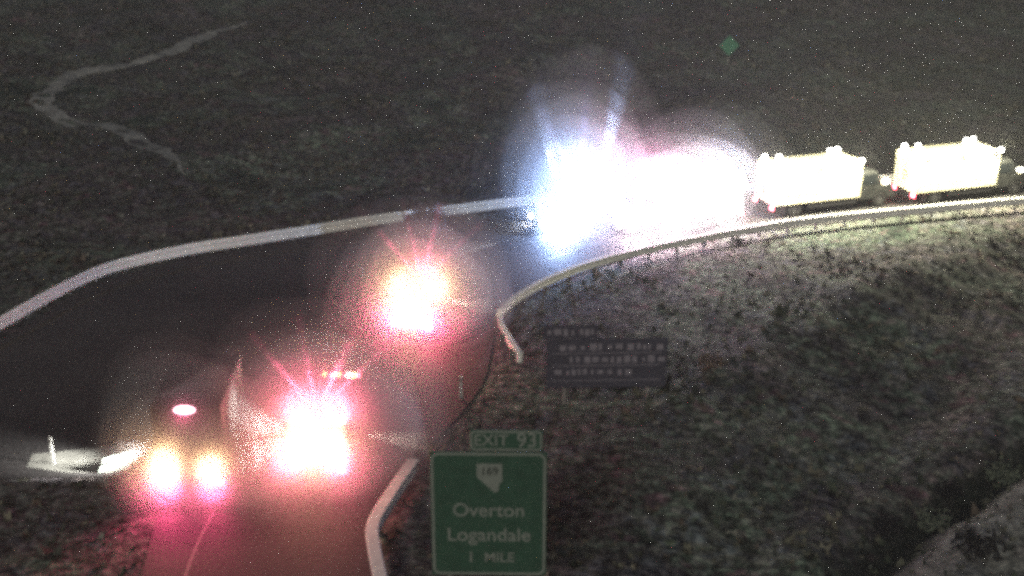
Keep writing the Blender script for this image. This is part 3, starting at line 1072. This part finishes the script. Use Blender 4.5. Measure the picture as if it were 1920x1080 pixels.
# blue lit patrol vehicle
h4 = heading((1000, 446), (1150, 425))
tD = suv('patrol_vehicle', at(1075, 428), h4 + math.pi, 'patrol vehicle in a blinding blue-white glow on the upper road', WHITE, BLUEP)
light_bar(tD, -.2, 1.97, 1.35, [L_BLU, L_WHT])
for x, y, zz, pw in ((-.2, .85, 2.6, 22000), (-.2, -.85, 3.2, 17000), (1.7, 1.6, .9, 9000), (-1.7, 1.6, .9, 9000)):  # light bar lights, plus two low ones added to brighten the ground
    point_light('bar_and_fill_glow', tD, (x, y, zz), COOL, pw * PW_, .15)
spot_light('spike_beam', tD, (1.0, .2, 2.15), (.24, 0, 1), (.45, .60, 1.0), 600000 * PW_, 15, 1.0)  # two upward beams added as spikes of glare, no real spotlights
spot_light('spike_beam', tD, (-1.4, .2, 2.15), (-.22, 0, 1), (.45, .60, 1.0), 600000 * PW_, 15, 1.0)
for d in ((-.22, -1, .03), (.16, -1, .03), (.05, 0, 1), (-.5, 0, 1)):  # fan of beams added to imitate streaks of glare
    spot_light('streak_beam', tD, (-.2, .3, 2.4), toward(tD, d), (.50, .46, 1.0), 600000 * PW_, 10, 1.0)
spot_light('headlight_beam', tD, (2.62, .7, .85), (1, 0, -.03), (.95, .97, 1.0), 9000 * PW_, 34)

# red lit patrol vehicle in the middle
h5 = heading((770, 640), (830, 560))
tE = suv('patrol_vehicle', at(800, 603), h5, 'red-lit patrol vehicle parked alone in the middle of the road', WHITE, BLUEP)
light_bar(tE, -.2, 1.97, 1.35, [L_RED, L_AMB])
for x, y, zz, c_, pw in ((-2.9, .9, 1.1, RED, 1700), (-2.9, -.9, 1.1, RED, 1700), (-2.7, 0, 1.7, (1.0, .72, .38), 3000), (-.2, 0, 2.4, RED, 3400), (-1.2, -.7, 2.2, (1.0, .72, .38), 2000), (-1.2, .7, 2.2, (1.0, .72, .38), 2000)):
    point_light('lamp_glow', tE, (x, y, zz), c_, pw * PW_)
for d, a_ in (((1.0, 0, 1), 6), ((.25, 0, 1), 7), ((-.8, 0, 1), 7), ((-.2, 0, 1), 5), ((-.30, -1, .06), 9), ((.30, -1, .06), 9)):  # narrow beams added as red glare streaks, not from a beacon
    spot_light('streak_beam', tE, (-.6, 0, 2.3), toward(tE, d), (1.0, .14, .26), 230000 * PW_, a_, 1.0)
MB().cyl((.9, .95, 1.2), (.95, 1.15, 1.35), .07, .09, n=12).build('spot_lamp', L_WHT, tE)
spot_light('alley_beam', tE, (-1.0, -1.0, 1.6), toward(tE, (1, .1, -.22)), (1.0, .85, .60), 9000 * PW_, 22)

# red and amber lit rescue van, lower middle
h6 = heading((560, 960), (640, 800))
tF, f0, f1 = box_vehicle('rescue_van', at(628, 850), h6, 'white rescue van in a red and amber glow beside the dark truck', 'van', WHITE, WHITE, REDP, 3.4, 2.45, 1.08)
light_bar(tF, f1 + .6, 2.47, 1.5, [L_RED, L_AMB, L_WHT])
for y in (-.8, .8):
    MB().dome((f0 + .1, y, 2.52), .14, .14, .11).build('roof_beacon', L_AMB, tF)
    MB().box(f0 - .07, f0 - .03, y - .14, y + .14, 1.45, 1.75, bevel=.01).build('warning_lamp', L_WHT, tF)
    point_light('lamp_glow', tF, (f0 - .55, y * .6, 1.75), (1.0, .58, .28), 1250 * PW_)
    point_light('lamp_glow', tF, (f0 - .7, y * 1.1, 1.3), RED, 900 * PW_)
    point_light('lamp_glow', tF, (f0 + .3, y * .7, 2.85), (1.0, .16, .25), 2000 * PW_)
spot_light('alley_beam', tF, (f0 + 1.0, 1.3, 1.3), toward(tF, (-1, 0, -.42)), (1.0, .97, .90), 120000 * PW_, 56, .8)
spot_light('alley_beam', tF, (f0 + 1.6, -1.3, 1.3), toward(tF, (1, .05, -.20)), (1.0, .80, .62), 7000 * PW_, 26)

spot_light('alley_beam', tF, (f0 + .9, 1.3, 1.6), toward(tF, (-1, 0, .30)), (1.0, .93, .85), 22000 * PW_, 60, .9)
for d, a_ in (((.48, 0, 1), 10), ((1.0, 0, 1), 6), ((-.7, 0, 1), 7), ((-.12, 0, 1), 6), ((-.22, -1, .04), 8), ((.16, -1, .04), 7)):  # added rays that imitate the streaking glare round the van
    spot_light('streak_beam', tF, (f0 + .2, 0, 2.8), toward(tF, d), (1.0, .14, .26), 190000 * PW_, a_, 1.0)

# dark box truck, lower left, seen from behind
h7 = heading((380, 1010), (415, 830)) - math.radians(5)
tG_, g0, g1 = box_vehicle('dark_box_truck', at(392, 862), h7, 'dark tall box truck seen from behind with two glowing taillights', 'truck', DARKP, PALEP, DARKP, 4.4, 3.65, lit_head=False)
MB().dome((g0 - .06, 0, 3.52), .06, .38, .17).build('marker_lamp', L_PNK, tG_)
point_light('marker_light', tG_, (g0 - .4, 0, 3.55), RED, 60 * PW_)
for s in (-1, 1):
    MB().box(g0 - .09, g0 - .03, s * .72 - .24, s * .72 + .24, .80, 1.22, bevel=.02).build('taillight', L_AMB, tG_)
    spot_light('taillight_beam', tG_, (g0 - .14, s * .72, 1.25), (-1, s * .15, .75), (1.0, .62, .30), 9500 * PW_, 140, 1.0)
    spot_light('taillight_beam', tG_, (g0 - .14, s * .8, .70), (-1, 0, .35), RED, 9500 * PW_, 150, 1.0)
spot_light('work_lamp_beam', tG_, (g0 + 1.6, 1.45, 1.3), toward(tG_, (-1, .26, -.34)), (1.0, .98, .90), 28000 * PW_, 38, 1.0, .2)
MB().cyl((g0 + 1.6, 1.22, 1.35), (g0 + 1.6, 1.40, 1.3), .07, .09, n=12).build('work_lamp', L_WHT, tG_)

# ------------------------------------------------------------------ vapour clouds added to give the lamps their glare
_vap = {}
def vapour(d):
    if d not in _vap:
        m = bpy.data.materials.new('glare_vapour')
        m.use_nodes = True
        nt = m.node_tree
        nt.nodes.remove(nt.nodes['Principled BSDF'])
        pv = nt.nodes.new('ShaderNodeVolumePrincipled')
        pv.inputs['Color'].default_value = (.93, .93, .94, 1)
        pv.inputs['Density'].default_value = d
        nt.links.new(pv.outputs[0], nt.nodes['Material Output'].inputs['Volume'])
        _vap[d] = m
    return _vap[d]

def glare_cloud(px, py, z, rx, ry, rz_, dens, label, seed):
    """A thin cloud with denser puffs inside it."""
    rr = random.Random(seed)
    a = G(px, py)
    root = None
    for nm, f, d in (('glare_shell', 1.0, .007), ('glare_puff', .85, .018), ('glare_puff', .71, .05), ('glare_puff', .57, .14), ('glare_puff', .43, .42), ('glare_puff', .30, 1.0)):
        b = bmesh.new()
        bmesh.ops.create_icosphere(b, subdivisions=3, radius=1)
        ph = [rr.uniform(0, 6) for _ in range(6)]
        for v in b.verts:
            c = v.co
            k = 1 + .10 * math.sin(3 * c.x + ph[0]) * math.sin(3 * c.z + ph[1]) + .08 * math.sin(5 * c.y + ph[2]) * math.sin(4 * c.x + ph[3])
            v.co = Vector((c.x * rx, c.y * ry, c.z * rz_)) * k * f
        me_ = bpy.data.meshes.new(nm)
        b.to_mesh(me_); b.free()
        o = link(nm, me_, vapour(round(dens * d, 4)), root)
        if root is None:
            root = o
            o.location = (a[0], a[1], z)
            tag(o, label, 'glare_cloud', 'added glare vapour round the vehicles', 'stuff')
    return root
glare_cloud(1072, 428, 2.0, 5.6, 5.0, 8.4, .95, 'added vapour for the blue-white glare round the upper patrol vehicle', 1)
glare_cloud(1265, 424, 1.8, 7.0, 4.8, 5.4, .42, 'added vapour for the pinkish white glare round the floodlit rescue truck', 2)
glare_cloud(795, 610, 1.4, 5.4, 5.4, 5.0, 1.5, 'added vapour for the red glare round the patrol vehicle in the middle', 3)
glare_cloud(612, 875, 1.5, 5.6, 5.2, 5.2, 1.9, 'added vapour for the red and amber glare round the lower rescue van', 4)
glare_cloud(385, 922, 1.1, 4.4, 3.4, 5.0, 2.3, 'added vapour for the reddish glare behind the dark truck taillights', 5)

# ------------------------------------------------------------------ thin mist added to carry the lamp glow
b = MB().box(-230, 230, -25, 420, -4.0, 25.0)
hz = b.build('haze', None)
m = bpy.data.materials.new('glow_mist')
m.use_nodes = True
nt = m.node_tree
nt.nodes.remove(nt.nodes['Principled BSDF'])
pv = nt.nodes.new('ShaderNodeVolumePrincipled')
pv.inputs['Color'].default_value = (.92, .93, .95, 1)
pv.inputs['Density'].default_value = .0008
pv.inputs['Anisotropy'].default_value = .1
nt.links.new(pv.outputs[0], nt.nodes['Material Output'].inputs['Volume'])
hz.data.materials.clear()
hz.data.materials.append(m)
tag(hz, 'thin even mist added over the whole scene for lamp glow', 'haze', kind='stuff')
